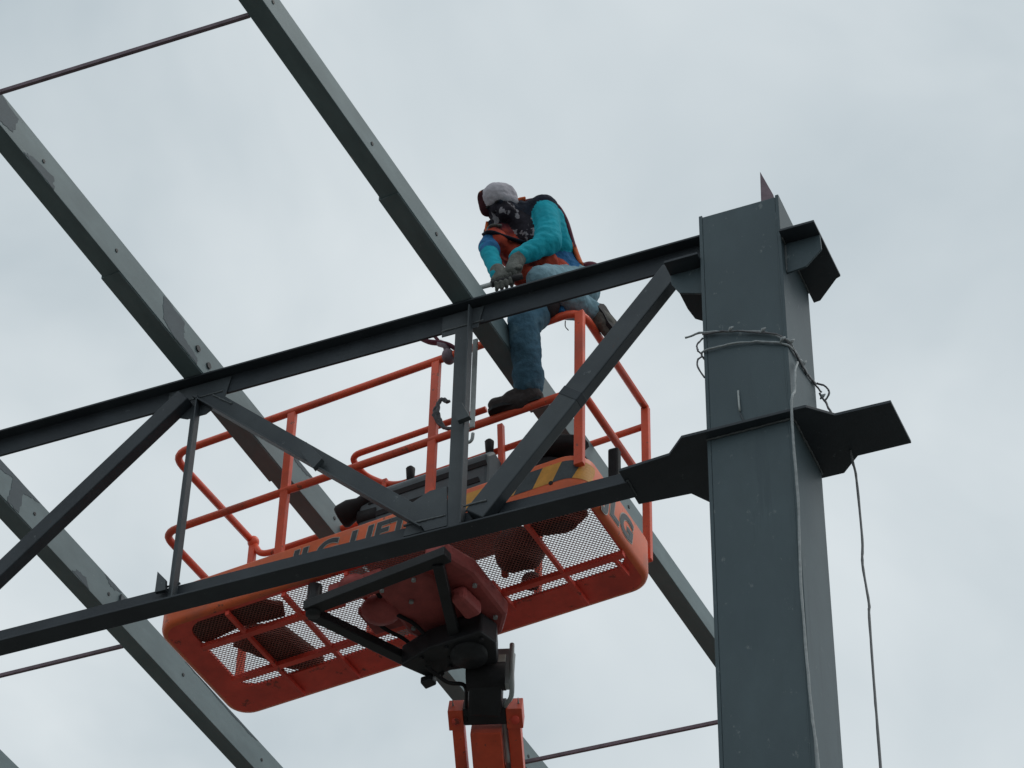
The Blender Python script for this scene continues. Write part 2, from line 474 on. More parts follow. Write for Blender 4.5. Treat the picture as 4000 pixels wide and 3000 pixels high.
# ------------------------------------------------------------------ purlins
dyv = Vector((0.0817, 0.9943, -0.0677)).normalized()
def pur_pt(x, y, dz=0.0):
    """point at distance y along the purlin whose lower left edge crosses Y=9.08 at x"""
    return Vector((x, 9.08, 11.12)) + dyv*((y-9.08)/dyv.y) + Vector((0, 0, dz))
nrm = Vector((dyv.y, -dyv.x, 0)).normalized()     # horizontal, to the right
def purlin(x, h, y0, y1, label, holes=(), big=(), sleeve=None, patches=()):
    t = thing('purlin', label, 'purlin', pur_pt(x, 9.08), 'purlins on the truss')
    w_ = 0.104
    th = 0.006
    b_ = NB()
    prof = [(0, 0), (w_, 0), (w_, h), (0, h), (0, h-0.03), (th, h-0.03), (th, h-th), (w_-th, h-th), (w_-th, th), (th, th), (th, 0.03), (0, 0.03)]
    sweep(b_, pur_pt(x, y0), pur_pt(x, y1), prof, nrm, (0, 0, 1))
    obj('channel', b_, 'purlin', t, bevel=0.003)
    if sleeve:
        b_ = NB()
        pr = [(-0.009, -0.006), (w_-0.004, -0.006), (w_-0.004, -0.001), (-0.002, -0.001), (-0.002, h*0.6), (-0.009, h*0.6)]
        sweep(b_, pur_pt(x, sleeve[0]), pur_pt(x, sleeve[1]), pr, nrm, (0, 0, 1))
        obj('splice_sleeve', b_, 'purlin', t, bevel=0.002)
    for yy, fz, r in [(a, b, 0.011) for a, b in holes] + [(a, b, 0.019) for a, b in big]:
        c = pur_pt(x, yy, h*fz) + nrm*(w_)
        b_ = NB()
        cyl(b_, c - nrm*0.002, c + nrm*(0.004 if r < 0.015 else 0.008), r, 10)
        obj('bolt', b_, 'black', t)
    for poly in patches:
        rn = random.Random(int(poly[0][0]*1000))
        pts_ = []
        for i, (ya, fa) in enumerate(poly):
            yb, fb = poly[(i+1) % len(poly)]
            for k in range(7):
                s_ = k/7
                e = 0.0 if k == 0 else 1.0
                pts_.append((ya+(yb-ya)*s_ + e*rn.uniform(-0.008, 0.008), min(0.985, max(0.015, fa+(fb-fa)*s_ + e*rn.uniform(-0.03, 0.03)))))
        b_ = NB()
        prism(b_, [pur_pt(x, a_, h*f_) + nrm*(w_+0.0004) for a_, f_ in pts_], nrm*0.0012)
        obj('paint_patch', b_, 'patch', t)
    return t
purlin(-4.365, 0.150, 3.0, 22.0, 'steel purlin crossing above the worker and running behind the column', holes=[(7.12, .5), (8.05, .45), (8.7, .5), (10.9, .5), (12.4, .5)], sleeve=(8.32, 9.95), patches=[[(6.82, .98), (7.06, .98), (7.02, .70), (6.85, .55)]])
purlin(-5.912, 0.192, 3.0, 22.0, 'steel purlin with patchy paint and two bolts, second from the column', holes=[(7.6, .5), (8.25, .5), (9.75, .5), (10.45, .5), (11.6, .5), (12.8, .5)], big=[(9.02, .55), (9.13, .42)], sleeve=(8.30, 9.95), patches=[[(7.45, .06), (7.52, .24), (7.69, .40), (7.71, .02), (7.5, .02)], [(8.68, .93), (8.76, .93), (8.88, .87), (8.89, .36), (9.03, .23), (9.03, .02), (8.80, .02), (8.70, .17)], [(7.18, .95), (7.37, .84), (7.35, .24), (7.24, .10), (7.15, .4)], [(9.98, .96), (10.20, .96), (10.13, .80), (10.02, .78)], [(11.2, .97), (11.7, .97), (11.5, .90)], [(12.95, .05), (13.3, .03), (13.2, .30), (13.0, .35)]])
purlin(-7.447, 0.215, 3.0, 22.0, 'steel purlin with patchy paint passing beneath the left end of the platform', holes=[(9.85, .5), (10.6, .5), (11.4, .5), (12.3, .5)], sleeve=(8.3, 9.95), patches=[[(9.40, .98), (9.88, .98), (9.73, .74), (9.72, .04), (9.61, .03), (9.62, .84), (9.49, .68)], [(10.54, .97), (10.72, .98), (10.65, .80), (10.59, .82)], [(11.4, .97), (12.25, .98), (12.13, .88), (11.79, .90)], [(10.25, .03), (10.42, .03), (10.38, .28), (10.28, .2)]])
purlin(-8.985, 0.215, 3.0, 22.0, 'steel purlin cut off by the lower left corner of the picture', holes=[(11.5, .5)], sleeve=(8.3, 9.95))

# thin bridging bars between purlins
def bar(p, q, label):
    b_ = NB()
    A, B = Vector(p), Vector(q)
    sweep(b_, A, B, [(-0.009, -0.011), (0.009, -0.011), (0.009, 0.011), (-0.009, 0.011)], (0, 1, 0), (0, 0, 1))
    return tag(obj('bridging_bar', b_, 'rust', None), label, 'bar', 'bridging bars between purlins')
def pl(x, y, dz=0.012, off=0.0):
    return pur_pt(x, y, dz) + nrm*off
bar(pl(-5.912, 7.085, off=0.106), pl(-4.365, 7.095, off=-0.002), 'thin rusty bridging bar at the top left between two purlins')
bar(pl(-8.985, 10.93, off=0.106), pl(-7.447, 10.93, off=-0.002), 'thin rusty bridging bar ending at the purlin just left of the platform')
bar(pl(-5.912, 12.74, off=0.106), pl(-4.365, 12.76, off=-0.002), 'thin rusty bridging bar low in the picture between boom and column')
bar(pl(-7.447, 12.72, off=0.106), pl(-5.912, 12.73, off=-0.002), 'thin rusty bridging bar emerging on the left side of the orange boom')
# cleat stub on the third purlin, beside the platform corner
ct = thing('purlin_cleat', 'small grey steel cleat and stub bar between purlin and platform corner', 'bracket', pl(-7.447, 10.72, off=0.106))
bm = NB()
a = pl(-7.447, 10.70, 0.02, 0.107)
box(bm, (a.x, a.y, a.z), (a.x+0.012, a.y+0.05, a.z+0.16))
obj('cleat_plate', bm, 'steel', ct)
bm = NB()
sweep(bm, (a.x+0.013, a.y+0.02, a.z+0.05), (a.x+0.9, a.y+0.02, a.z+0.05), [(-0.02, -0.02), (0.02, -0.02), (0.02, 0.02), (-0.02, 0.02)], (0, 1, 0), (0, 0, 1))
obj('stub_bar', bm, 'steel', ct)
# ------------------------------------------------------------------ boom lift platform
BP = Vector((-6.29973, 9.67981, 9.99119))
byaw, bpit = -0.045219, 0.055151
BU = Vector((math.cos(byaw)*math.cos(bpit), math.sin(byaw)*math.cos(bpit), math.sin(bpit)))
BV = Vector((-math.sin(byaw), math.cos(byaw), 0))
BW = Vector((0, 0, 1))
def B(u, v, w_):
    return BP + BU*u + BV*v + BW*w_
LU, LV = 2.46, 0.90
lift = thing('boom_lift', 'orange boom lift platform with tube guard rails and perforated floor behind the truss', 'boom lift', B(1.4, 0.6, -0.3))
def rrect(u0, u1, v0, v1, r, n=8):
    o = []
    for cu, cv, a0 in ((u1-r, v0+r, -90), (u1-r, v1-r, 0), (u0+r, v1-r, 90), (u0+r, v0+r, 180)):
        for i in range(n+1):
            a = R(a0 + 90*i/n)
            o.append((cu + r*math.cos(a), cv + r*math.sin(a)))
    return o
def loopfaces(bm, loops):
    rows = [[bm.verts.new(p) for p in lp] for lp in loops]
    n = len(rows[0])
    for a, b in zip(rows[:-1], rows[1:]):
        for i in range(n):
            bm.faces.new((a[i], a[(i+1) % n], b[(i+1) % n], b[i]))
def toeh(u, v):
    """the far side has only a low lip"""
    k = max(0, min(1, (v-0.74)/0.08))*max(0, min(1, (2.40-u)/0.06))
    return 1 - 0.62*k
def ring(ins, w_, r=0.13):
    return [B(u, v, w_ if w_ < 0.1 else w_*toeh(u, v)) for u, v in rrect(ins, LU-ins, ins, LV-ins, max(0.02, r-ins))]
HT = 0.232
bm = NB()
loopfaces(bm, [ring(0.035, 0.002), ring(0.018, 0.004), ring(0.006, 0.014), ring(0, 0.034), ring(0, HT-0.006), ring(0.002, HT), ring(0.008, HT), ring(0.010, HT-0.006), ring(0.012, 0.034), ring(0.035, 0.020)])
obj('toe_board', bm, 'toe', lift, True)
bm = NB()
inner = lambda w_: [B(u, v, w_) for u, v in rrect(0.165, 2.415, 0.055, 0.675, 0.10)]
loopfaces(bm, [inner(0.002), ring(0.034, 0.002), ring(0.034, 0.018), inner(0.018), inner(0.002)])
bmesh.ops.remove_doubles(bm, verts=bm.verts, dist=1e-5)
obj('floor_frame', bm, 'redframe', lift)
# perforated floor: diamond strands with real thickness
bm = NB()
du, dv, hw, z0, z1 = 0.0105, 0.0125, 0.0012, 0.008, 0.012
nu, nv = int(2.27/du), int(0.64/dv)
def strand(p, q):
    d = (Vector(q)-Vector(p)).normalized()
    s = Vector((-d.y, d.x))*hw
    vv = []
    for w_ in (z0, z1):
        for (a, sg) in ((p, 1), (q, 1), (q, -1), (p, -1)):
            vv.append(bm.verts.new(B(a[0]+s.x*sg, a[1]+s.y*sg, w_)))
    bm.faces.new((vv[3], vv[2], vv[1], vv[0]))
    bm.faces.new(vv[4:8])
    bm.faces.new((vv[0], vv[1], vv[5], vv[4]))
    bm.faces.new((vv[2], vv[3], vv[7], vv[6]))
for j in range(nv):
    for i in range(nu):
        u, v = 0.157 + i*du, 0.047 + j*dv
        if (i+j) % 2 == 0:
            strand((u, v), (u+du, v+dv))
        else:
            strand((u, v+dv), (u+du, v))
o = obj('floor_mesh', bm, 'meshsteel', lift)
o['kind'] = 'stuff'
# bars under the mesh
def crossbar(a, b, wd=0.03, h=0.03, m='redframe', z=-0.002, name='floor_crossbar'):
    b_ = NB()
    A, C_ = B(a[0], a[1], z), B(b[0], b[1], z)
    d = (C_-A).normalized()
    s = d.cross(BW).normalized()
    sweep(b_, A, C_, [(-wd/2, 0), (wd/2, 0), (wd/2, -h), (-wd/2, -h)], s, BW)
    return obj(name, b_, m, lift, bevel=0.002)
crossbar((0.165, 0.555), (2.43, 0.555), 0.035)
crossbar((0.165, 0.235), (1.0, 0.245), 0.035)
for u, v0_, v1_, wd in ((0.425, 0.04, 0.84, 0.022), (0.755, 0.04, 0.84, 0.024), (2.09, 0.04, 0.84, 0.022), (1.735, 0.45, 0.70, 0.03), (2.37, 0.55, 0.72, 0.018)):
    crossbar((u, v0_), (u+0.01, v1_), wd, 0.026, z=-0.004)
crossbar((1.115, 0.04), (1.115, 0.5), 0.022, 0.026, z=-0.004)
# rails
RT = 0.0215
def rail(name, pts, r=RT, fr=0.11, m='orange', parent=None, n=9):
    b_ = NB()
    tube(b_, fillet([B(*p) for p in pts], fr, 6), r, n)
    return obj(name, b_, m, parent or lift, True)
rail('top_rail', [(2.43, 0.87, 1.215), (2.43, 0.02, 1.215), (-0.035, 0.02, 1.215), (-0.012, 0.87, 1.215)])
rail('mid_rail', [(2.43, 0.87, 0.66), (2.43, 0.02, 0.66), (-0.025, 0.02, 0.66), (-0.010, 0.87, 0.66)], fr=0.09)
rail('far_rail', [(-0.005, 0.87, 1.20), (0.05, 0.87, 1.10), (0.13, 0.87, 1.085), (2.43, 0.87, 1.085)], fr=0.06, r=0.019)
rail('guard_rail', [(1.75, 0.30, 1.03), (0.93, 0.30, 1.03), (0.93, 0.48, 1.03), (1.05, 0.48, 0.93), (1.14, 0.48, 0.885), (1.92, 0.48, 0.885)], fr=0.07, r=0.018)
def post(a, b, wd=0.04, dp=0.034, name='rail_post', m='orange'):
    b_ = NB()
    A, C_ = B(*a), B(*b)
    sweep(b_, A, C_, [(-wd/2, -dp/2), (wd/2, -dp/2), (wd/2, dp/2), (-wd/2, dp/2)], BU, BV)
    return obj(name, b_, m, lift, bevel=0.004)
post((0.72, 0.02, 0.20), (0.72, 0.02, 1.20), 0.046)
post((1.59, 0.02, 0.20), (1.59, 0.02, 1.20), 0.046)
post((2.425, 0.022, 0.16), (2.425, 0.022, 1.20), 0.05)
post((2.43, 0.868, 0.16), (2.43, 0.868, 1.21), 0.044)
post((-0.003, 0.868, 0.16), (-0.003, 0.868, 1.21), 0.04)
post((0.80, 0.868, 0.16), (0.80, 0.868, 1.075), 0.03)
post((1.80, 0.868, 0.16), (1.80, 0.868, 1.075), 0.034)
post((1.06, 0.48, 0.02), (1.06, 0.48, 0.95), 0.03)
post((1.80, 0.48, 0.02), (1.77, 0.44, 1.02), 0.032)
bm = NB()
ell(bm, B(-0.003, 0.868, 1.205), (0.034, 0.034, 0.04))
obj('rail_knuckle', bm, 'orange', lift, True)
# lettering and hazard band on the toe board
def lettering(txt, origin, xdir, ydir, size, shear=0.18, parent=lift, grow=0.0, m='letter', off=0.0015, wide=1.0):
    cu = bpy.data.curves.new('lettering', 'FONT')
    cu.body = txt
    cu.size = size
    cu.shear = shear
    cu.offset = 0.0065*size/0.2 + grow
    cu.extrude = 0.0006
    cu.space_character = 1.08
    tmp = bpy.data.objects.new('tmp', cu)
    COL.objects.link(tmp)
    dg = bpy.context.evaluated_depsgraph_get()
    me = bpy.data.meshes.new_from_object(tmp.evaluated_get(dg))
    bpy.data.objects.remove(tmp)
    xd, yd = Vector(xdir).normalized(), Vector(ydir).normalized()
    zd = xd.cross(yd)
    b_ = NB()
    b_.from_mesh(me)
    for v in b_.verts:
        v.co = Vector(origin) + xd*v.co.x*wide + yd*v.co.y + zd*(v.co.z + off)
    return obj('lettering', b_, m, parent)
for g, m_, of in ((0.006, 'letterline', 0.0012), (0.0, 'letter', 0.0032)):
    lettering('JLG LIFT', B(0.80, 0.0, 0.085), BU, BW, 0.165, grow=g*0.8, m=m_, off=of, wide=1.06)
    lettering('JLG', B(LU, 0.24, 0.055), BV, BW, 0.195, grow=g, m=m_, off=of, wide=1.15)
def outline(s_):
    """point and outward normal on the toe board, s_ measured along the near side and round the right corner"""
    if s_ <= LU-0.13:
        return s_, 0.0, 0.0, -1.0
    a_ = min((s_-(LU-0.13))/0.13, math.pi/2)
    return LU-0.13+0.13*math.sin(a_), 0.13-0.13*math.cos(a_), math.sin(a_), -math.cos(a_)
for k in range(7):
    s0 = 1.76 + k*0.105
    b_ = NB()
    grid = [[b_.verts.new(B(uu+nu_*0.0018, vv+nv_*0.0018, 0.085+0.115*j/6)) for uu, vv, nu_, nv_ in [outline(s0 + 0.055*j/6 + 0.105*i/6)]][0] for i in range(7) for j in range(7)]
    for i in range(6):
        for j in range(6):
            b_.faces.new((grid[i*7+j], grid[i*7+7+j], grid[i*7+8+j], grid[i*7+j+1]))
    obj('hazard_stripe', b_, 'yellow' if k % 2 == 0 else 'letter', lift)
for k in range(2):
    bm = NB()
    c = B(1.98+k*0.30, 0, 0.055+0.03*k)
    cyl(bm, c, c-BV*0.004, 0.012, 10)
    obj('bolt', bm, 'rubber', lift)
# control console
bm = NB()
prism(bm, [B(1.02, v, w_) for v, w_ in ((0.28, 0.30), (0.28, 0.70), (0.36, 0.78), (0.62, 0.74), (0.62, 0.30))], BU*0.76)
con = obj('control_console', bm, 'grey', lift, bevel=0.02)
for k, (w0, ua, ub) in enumerate(((0.62, 1.08, 1.78), (0.52, 1.06, 1.74), (0.42, 1.05, 1.50), (0.36, 1.50, 1.76))):
    bm = NB()
    prism(bm, [B(ua, 0.279, w0), B(ub, 0.279, w0), B(ub-0.01, 0.279, w0+0.035), B(ua+0.01, 0.279, w0+0.035)], -BV*0.004)
    obj('vent_slot', bm, 'rubber', con)
for u_ in (1.25, 1.72):
    bm = NB()
    tube(bm, [B(u_, 0.42, 0.755), B(u_, 0.42, 0.81), B(u_, 0.415, 0.83), B(u_, 0.41, 0.90), B(u_, 0.41, 0.915)], 0.02, 10, radii=[0.012, 0.014, 0.022, 0.026, 0.012])
    obj('joystick', bm, 'rubber', con, True)
bm = NB()
box(bm, (0, 0, 0), (0.04, 0.01, 0.12))
bmesh.ops.translate(bm, verts=bm.verts, vec=Vector((-4.31, 9.9, 10.72)))
obj('document_tag', bm, 'white', lift)
bm = NB()
tube(bm, [B(0.90, 0.30, 0.615), B(0.915, 0.30, 0.62), B(0.97, 0.30, 0.645), B(1.02, 0.30, 0.66), B(1.08, 0.30, 0.68), B(1.13, 0.30, 0.69)], 0.05, 14, radii=[0.060, 0.068, 0.062, 0.042, 0.046, 0.030])
cyl(bm, B(1.0, 0.31, 0.64), B(1.05, 0.33, 0.45), 0.022, 10)
box(bm, tuple(B(1.02, 0.27, 0.52)), tuple(B(1.02, 0.27, 0.52) + Vector((0.11, 0.09, 0.07))))
obj('warning_horn', bm, 'rubber', lift, True)
bm = NB()
box(bm, (-0.03, -0.02, 0), (0.03, 0.03, 0.20))
bmesh.ops.translate(bm, verts=bm.verts, vec=Vector((-3.852, 10.0, 10.50)))
obj('bumper_pad', bm, 'rubber', lift, bevel=0.012)
# support frame under the floor
def beamB(name, a, b, wd, h, m='black', bev=0.004):
    b_ = NB()
    A, C_ = B(*a), B(*b)
    d = (C_-A).normalized()
    s = d.cross(BW).normalized()
    n_ = s.cross(d).normalized()
    sweep(b_, A, C_, [(-wd/2, -h/2), (wd/2, -h/2), (wd/2, h/2), (-wd/2, h/2)], s, n_)
    return obj(name, b_, m, lift, bevel=bev)
beamB('support_arm', (0.90, 0.045, -0.16), (1.72, 0.0, -0.15), 0.072, 0.055)
beamB('support_arm', (0.91, 0.075, -0.17), (1.20, 0.68, -0.19), 0.060, 0.05)
beamB('support_arm', (1.655, 0.02, -0.165), (1.50, 0.52, -0.21), 0.055, 0.05)
bm = NB()
cyl(bm, B(0.93, 0.06, -0.20), B(0.93, 0.06, -0.02), 0.038, 14)
obj('pivot_pin', bm, 'black', lift, True)
bm = NB()
prism(bm, [B(u, v, -0.10) for u, v in ((1.24, 0.10), (1.50, 0.10), (1.56, 0.18), (1.56, 0.70), (1.30, 0.72), (1.22, 0.55))], BW*0.055)
obj('mount_plate', bm, 'mount', lift, bevel=0.025)
bm = NB()
prism(bm, [B(u, v, -0.13) for u, v in ((1.57, 0.02), (1.68, 0.0), (1.76, 0.22), (1.76, 0.60), (1.66, 0.74), (1.57, 0.72))], BW*0.10)
obj('mount_plate', bm, 'mount', lift, bevel=0.025)
bm = NB()
prism(bm, [B(u, v, -0.22) for u, v in ((1.60, 0.26), (1.68, 0.26), (1.70, 0.44), (1.60, 0.45))], BW*0.085)
obj('mount_block', bm, 'mount', lift, bevel=0.025)
crossbar((1.0, 0.13), (1.3, 0.13), 0.12, 0.05, z=-0.03, name='mount_plate', m='mount')
crossbar((1.05, 0.40), (1.25, 0.40), 0.20, 0.04, z=-0.03, name='mount_plate', m='mount')
bm = NB()
prism(bm, [B(u, v, -0.27) for u, v in ((1.17, 0.56), (1.36, 0.50), (1.66, 0.50), (1.69, 0.62), (1.62, 0.78), (1.38, 0.72), (1.26, 0.74))], BW*0.13)
obj('rotator_housing', bm, 'black', lift, bevel=0.012)
bm = NB()
cyl(bm, B(1.53, 0.63, -0.30), B(1.53, 0.63, -0.02), 0.095, 24)
obj('rotator_drum', bm, 'black', lift, True)
bm = NB()
prism(bm, [B(u, v, -0.31) for u, v in ((1.22, 0.69), (1.29, 0.69), (1.29, 0.745), (1.22, 0.755))], BW*0.04)
obj('drum_lug', bm, 'black', lift, bevel=0.008)
for u, v, rr in ((1.14, 0.10, (0.085, 0.075, 0.06)), (1.17, 0.33, (0.105, 0.10, 0.07)), (1.64, 0.10, (0.07, 0.08, 0.06))):
    bm = NB()
    ell(bm, B(u, v, -0.07), rr, (0, 0, 0.2))
    obj('motor_casing', bm, 'mount', lift, True)
for u, v, w_ in ((1.27, 0.15, -0.10), (1.45, 0.15, -0.10), (1.27, 0.50, -0.10), (1.36, 0.30, -0.10), (1.62, 0.12, -0.13), (1.72, 0.30, -0.13), (1.70, 0.58, -0.13), (1.62, 0.66, -0.13), (1.30, 0.55, -0.27), (1.45, 0.53, -0.27), (1.40, 0.68, -0.27), (1.64, 0.55, -0.27)):
    bm = NB()
    cyl(bm, B(u, v, w_), B(u, v, w_-0.014), 0.013, 6)
    obj('bolt', bm, 'lightgrey' if w_ > -0.2 else 'black', lift)
for k, (u, v) in enumerate(((1.20, 0.20), (1.10, 0.30))):
    bm = NB()
    tube(bm, catmull([B(u, v, -0.04), B(u+0.03, v+0.12, -0.10), B(u+0.10, v+0.26, -0.12), B(u+0.16, v+0.36, -0.20), B(u+0.24, v+0.42, -0.28)], 6), 0.011, 8)
    obj('hydraulic_hose', bm, 'rubber', lift, True)
# boom head: leads away from the camera and down
bs, be = Vector((-4.807, 10.594, 9.72)), Vector((-4.905, 10.90, 9.558))
bd = (be-bs).normalized()
bx = Vector((0.953, 0.303, 0)).normalized()
bx = (bx - bd*bx.dot(bd)).normalized()
by = bd.cross(bx).normalized()           # across, upwards or downwards
if by.z < 0:
    by = -by
def Q(l, x, y):
    return bs + bd*l + bx*x + by*y
def bbeam(name, l0, l1, x0, x1, y0, y1, m='orange', bev=0.004):
    b_ = NB()
    sweep(b_, Q(l0, 0, 0), Q(l1, 0, 0), [(x0, y0), (x1, y0), (x1, y1), (x0, y1)], bx, by)
    return obj(name, b_, m, lift, bevel=bev)
bbeam('yoke_arm', 0.02, 5.5, -0.175, -0.115, -0.05, 0.05)
bbeam('yoke_arm', 0.02, 5.5, 0.115, 0.180, -0.05, 0.05)
bbeam('yoke_head', -0.015, 0.10, -0.190, -0.112, -0.06, 0.06)
bbeam('yoke_head', -0.015, 0.10, 0.112, 0.196, -0.06, 0.06)
bbeam('boom', 0.10, 5.5, -0.078, 0.082, -0.10, 0.08)
bbeam('boom_collar', 0.36, 0.48, -0.088, 0.092, -0.11, 0.09)
bbeam('boom_slot', 0.33, 0.40, -0.07, 0.075, -0.118, -0.1105, 'black')
bbeam('boom_slot', 0.40, 3.0, -0.02, 0.02, -0.118, -0.1105, 'black')
bbeam('hose_track', 0.06, 5.5, 0.088, 0.108, -0.03, 0.03, 'wire')
bbeam('cross_beam', -0.02, 0.075, -0.111, 0.111, -0.055, 0.055, 'black')
for x in (-0.150, 0.158):
    bm = NB()
    cyl(bm, Q(0.045, x, -0.075), Q(0.045, x, 0.075), 0.022, 12)
    obj('pivot_pin', bm, 'redframe', lift, True)
for x in (-0.165, 0.175):
    bm = NB()
    tube(bm, [Q(-0.015, x, 0), Q(-0.05, x, 0)], 0.006, 6, radii=[0.006, 0.001])
    obj('grease_nipple', bm, 'lightgrey', lift)
for x in (-0.092, 0.098):
    for l in (0.37, 0.42, 0.47):
        bm = NB()
        cyl(bm, Q(l, x-0.012, -0.05), Q(l, x+0.012, -0.05), 0.012, 8)
        obj('bolt', bm, 'orange', lift)
# dark cylinder between rotator and yoke
top = Vector((-4.735, 10.44, 9.80))
bm = NB()
A, C_ = bs + bd*0.02, top
d = (C_-A).normalized()
s = (bx - d*bx.dot(d)).normalized()
sweep(bm, A, C_, [(-0.088, -0.08), (0.088, -0.08), (0.088, 0.08), (-0.088, 0.08)], s, s.cross(d))
obj('rotary_actuator', bm, 'black', lift, bevel=0.02)
bm = NB()
cyl(bm, top - bx*0.10 + Vector((0, 0, -0.01)), top + bx*0.10 + Vector((0, 0, -0.01)), 0.075, 20)
obj('actuator_drum', bm, 'rubber', lift, True)
# valve bracket on the right of the rotator
bm = NB()
a = Vector((-4.70, 10.42, 9.72))
sweep(bm, a, a + Vector((0.0, 0.02, 0.24)), [(0, 0), (0.095, 0), (0.095, 0.06), (0, 0.06)], bx, (0, 1, 0))
vb = obj('valve_bracket', bm, 'lightgrey', lift, bevel=0.006)
bm = NB()
sweep(bm, a + bx*0.035 + Vector((0, -0.002, 0.09)), a + bx*0.035 + Vector((0, 0.010, 0.19)), [(0, 0), (0.036, 0), (0.036, -0.005), (0, -0.005)], bx, (0, 1, 0))
obj('data_plate', bm, 'white', vb)
bm = NB()
tube(bm, catmull([a + bx*0.105 + Vector((0, 0, 0.25)), a + bx*0.11 + Vector((0, -0.01, 0.1)), a + bx*0.10 + Vector((0, 0.02, -0.06)), Q(0.02, 0.10, -0.02), Q(0.3, 0.10, -0.05)], 8), 0.013, 8)
obj('hydraulic_hose', bm, 'lightgrey', lift, True)
bm = NB()
tube(bm, catmull([B(1.30, 0.60, -0.29), B(1.36, 0.72, -0.33), B(1.42, 0.80, -0.32), Q(-0.05, -0.09, -0.02), Q(0.05, -0.10, -0.06)], 8), 0.011, 8)
obj('hydraulic_hose', bm, 'rubber', lift, True)

# ------------------------------------------------------------------ things lying on the platform floor
def slab(name, poly, w0, h, m, label, cat):
    b_ = NB()
    prism(b_, [B(u, v, w0) for u, v in poly], BW*h)
    return tag(obj(name, b_, m, None, bevel=0.004), label, cat)
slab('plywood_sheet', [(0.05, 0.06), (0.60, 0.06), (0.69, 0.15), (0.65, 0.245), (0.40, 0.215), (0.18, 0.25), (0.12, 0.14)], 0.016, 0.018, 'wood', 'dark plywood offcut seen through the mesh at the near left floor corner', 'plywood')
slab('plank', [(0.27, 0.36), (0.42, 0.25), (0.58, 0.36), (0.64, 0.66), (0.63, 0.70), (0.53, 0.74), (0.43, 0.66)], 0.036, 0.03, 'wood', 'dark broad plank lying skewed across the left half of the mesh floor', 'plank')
def lump(name, c, rad, label, cat, m='canvas', rot=0.0, n=3):
    b_ = NB()
    bmesh.ops.create_icosphere(b_, subdivisions=n, radius=1.0)
    rnd = random.Random(sum(map(ord, name+label)))
    ph = [rnd.uniform(0, 6.28) for _ in range(6)]
    for v in b_.verts:
        k = 1 + 0.07*math.sin(4*v.co.x+ph[0])*math.cos(3*v.co.y+ph[1]) + 0.05*math.sin(7*v.co.z+5*v.co.x+ph[2])
        p = Vector((v.co.x*rad[0], v.co.y*rad[1], v.co.z*rad[2]))*k
        p.z = max(p.z, -rad[2]*0.82)
        p = Matrix.Rotation(rot, 3, 'Z') @ p
        v.co = Vector(B(*c)) + p
    return tag(obj(name, b_, m, None, True), label, cat)
lump('tool_bag', (1.90, 0.42, 0.115), (0.135, 0.13, 0.12), 'dark canvas tool bag slumped on the mesh right of the platform mount', 'bag')
lump('tool_bag', (2.18, 0.24, 0.095), (0.17, 0.10, 0.10), 'dark canvas bag against the near rail at the right end of the mesh', 'bag', rot=0.2)
lump('rope_ball', (1.88, 0.625, 0.062), (0.052, 0.045, 0.055), 'small round dark bundle on the mesh beside the larger tool bag', 'bundle')
lump('hose_roll', (2.14, 0.30, 0.575), (0.20, 0.10, 0.055), 'black rolled hose lying on top of the bag behind the hazard stripes', 'hose', m='rubber')
lump('canvas_sack', (2.12, 0.31, 0.34), (0.16, 0.11, 0.20), 'black sack standing in the platform under the rolled hose', 'sack', m='rubber')

# ------------------------------------------------------------------ ropes, wires and straps
def rope(name, pts, r, m, label, cat='rope', parent=None, n=7, jit=0.35):
    b_ = NB()
    cp = catmull(pts, 6)
    rn = random.Random(len(pts)*31 + int(abs(pts[0][0])*1000))
    cp = [c + Vector((rn.uniform(-1, 1), rn.uniform(-1, 1), rn.uniform(-1, 1)))*r*jit for c in cp]
    tube(b_, cp, r, n, radii=[r*rn.uniform(0.85, 1.12) for _ in cp])
    o_ = obj(name, b_, m, parent, True)
    if parent is None:
        tag(o_, label, cat)
    return o_
wr = thing('tie_wire', 'pale wire wound twice round the column with loose twisted ends', 'wire', (-2.785, 8.93, 10.2))
rope('wire_turn', [(-3.075, 8.93, 10.30), (-2.99, 8.928, 10.305), (-2.85, 8.926, 10.262), (-2.69, 8.928, 10.205), (-2.60, 8.93, 10.135), (-2.575, 8.945, 10.115), (-2.574, 9.1, 10.13), (-2.574, 9.25, 10.15), (-2.574, 9.345, 10.19)], 0.0055, 'wire', '', parent=wr)
rope('wire_turn', [(-2.998, 9.0, 10.18), (-2.998, 8.935, 10.185), (-2.89, 8.93, 10.19), (-2.755, 8.93, 10.167), (-2.62, 8.932, 10.115), (-2.574, 8.95, 10.09), (-2.574, 9.1, 10.14), (-2.574, 9.2, 10.13)], 0.0055, 'wire', '', parent=wr)
rope('wire_turn', [(-2.99, 8.927, 10.29), (-2.87, 8.922, 10.268), (-2.70, 8.922, 10.20), (-2.62, 8.925, 10.16), (-2.573, 8.95, 10.10), (-2.572, 9.15, 10.12), (-2.572, 9.3, 10.16), (-2.56, 9.38, 10.16)], 0.0045, 'darkwire', '', parent=wr)
rope('wire_loop', [(-2.997, 8.95, 10.29), (-3.018, 8.93, 10.24), (-3.016, 8.93, 10.20), (-3.0, 8.94, 10.175), (-3.018, 8.93, 10.14), (-3.02, 8.93, 10.10), (-2.996, 8.95, 10.04)], 0.0045, 'darkwire', '', parent=wr)
rope('wire_loop', [(-2.57, 9.34, 10.19), (-2.53, 9.36, 10.17), (-2.52, 9.36, 10.12), (-2.545, 9.36, 10.09), (-2.56, 9.35, 10.13)], 0.005, 'darkwire', '', parent=wr)
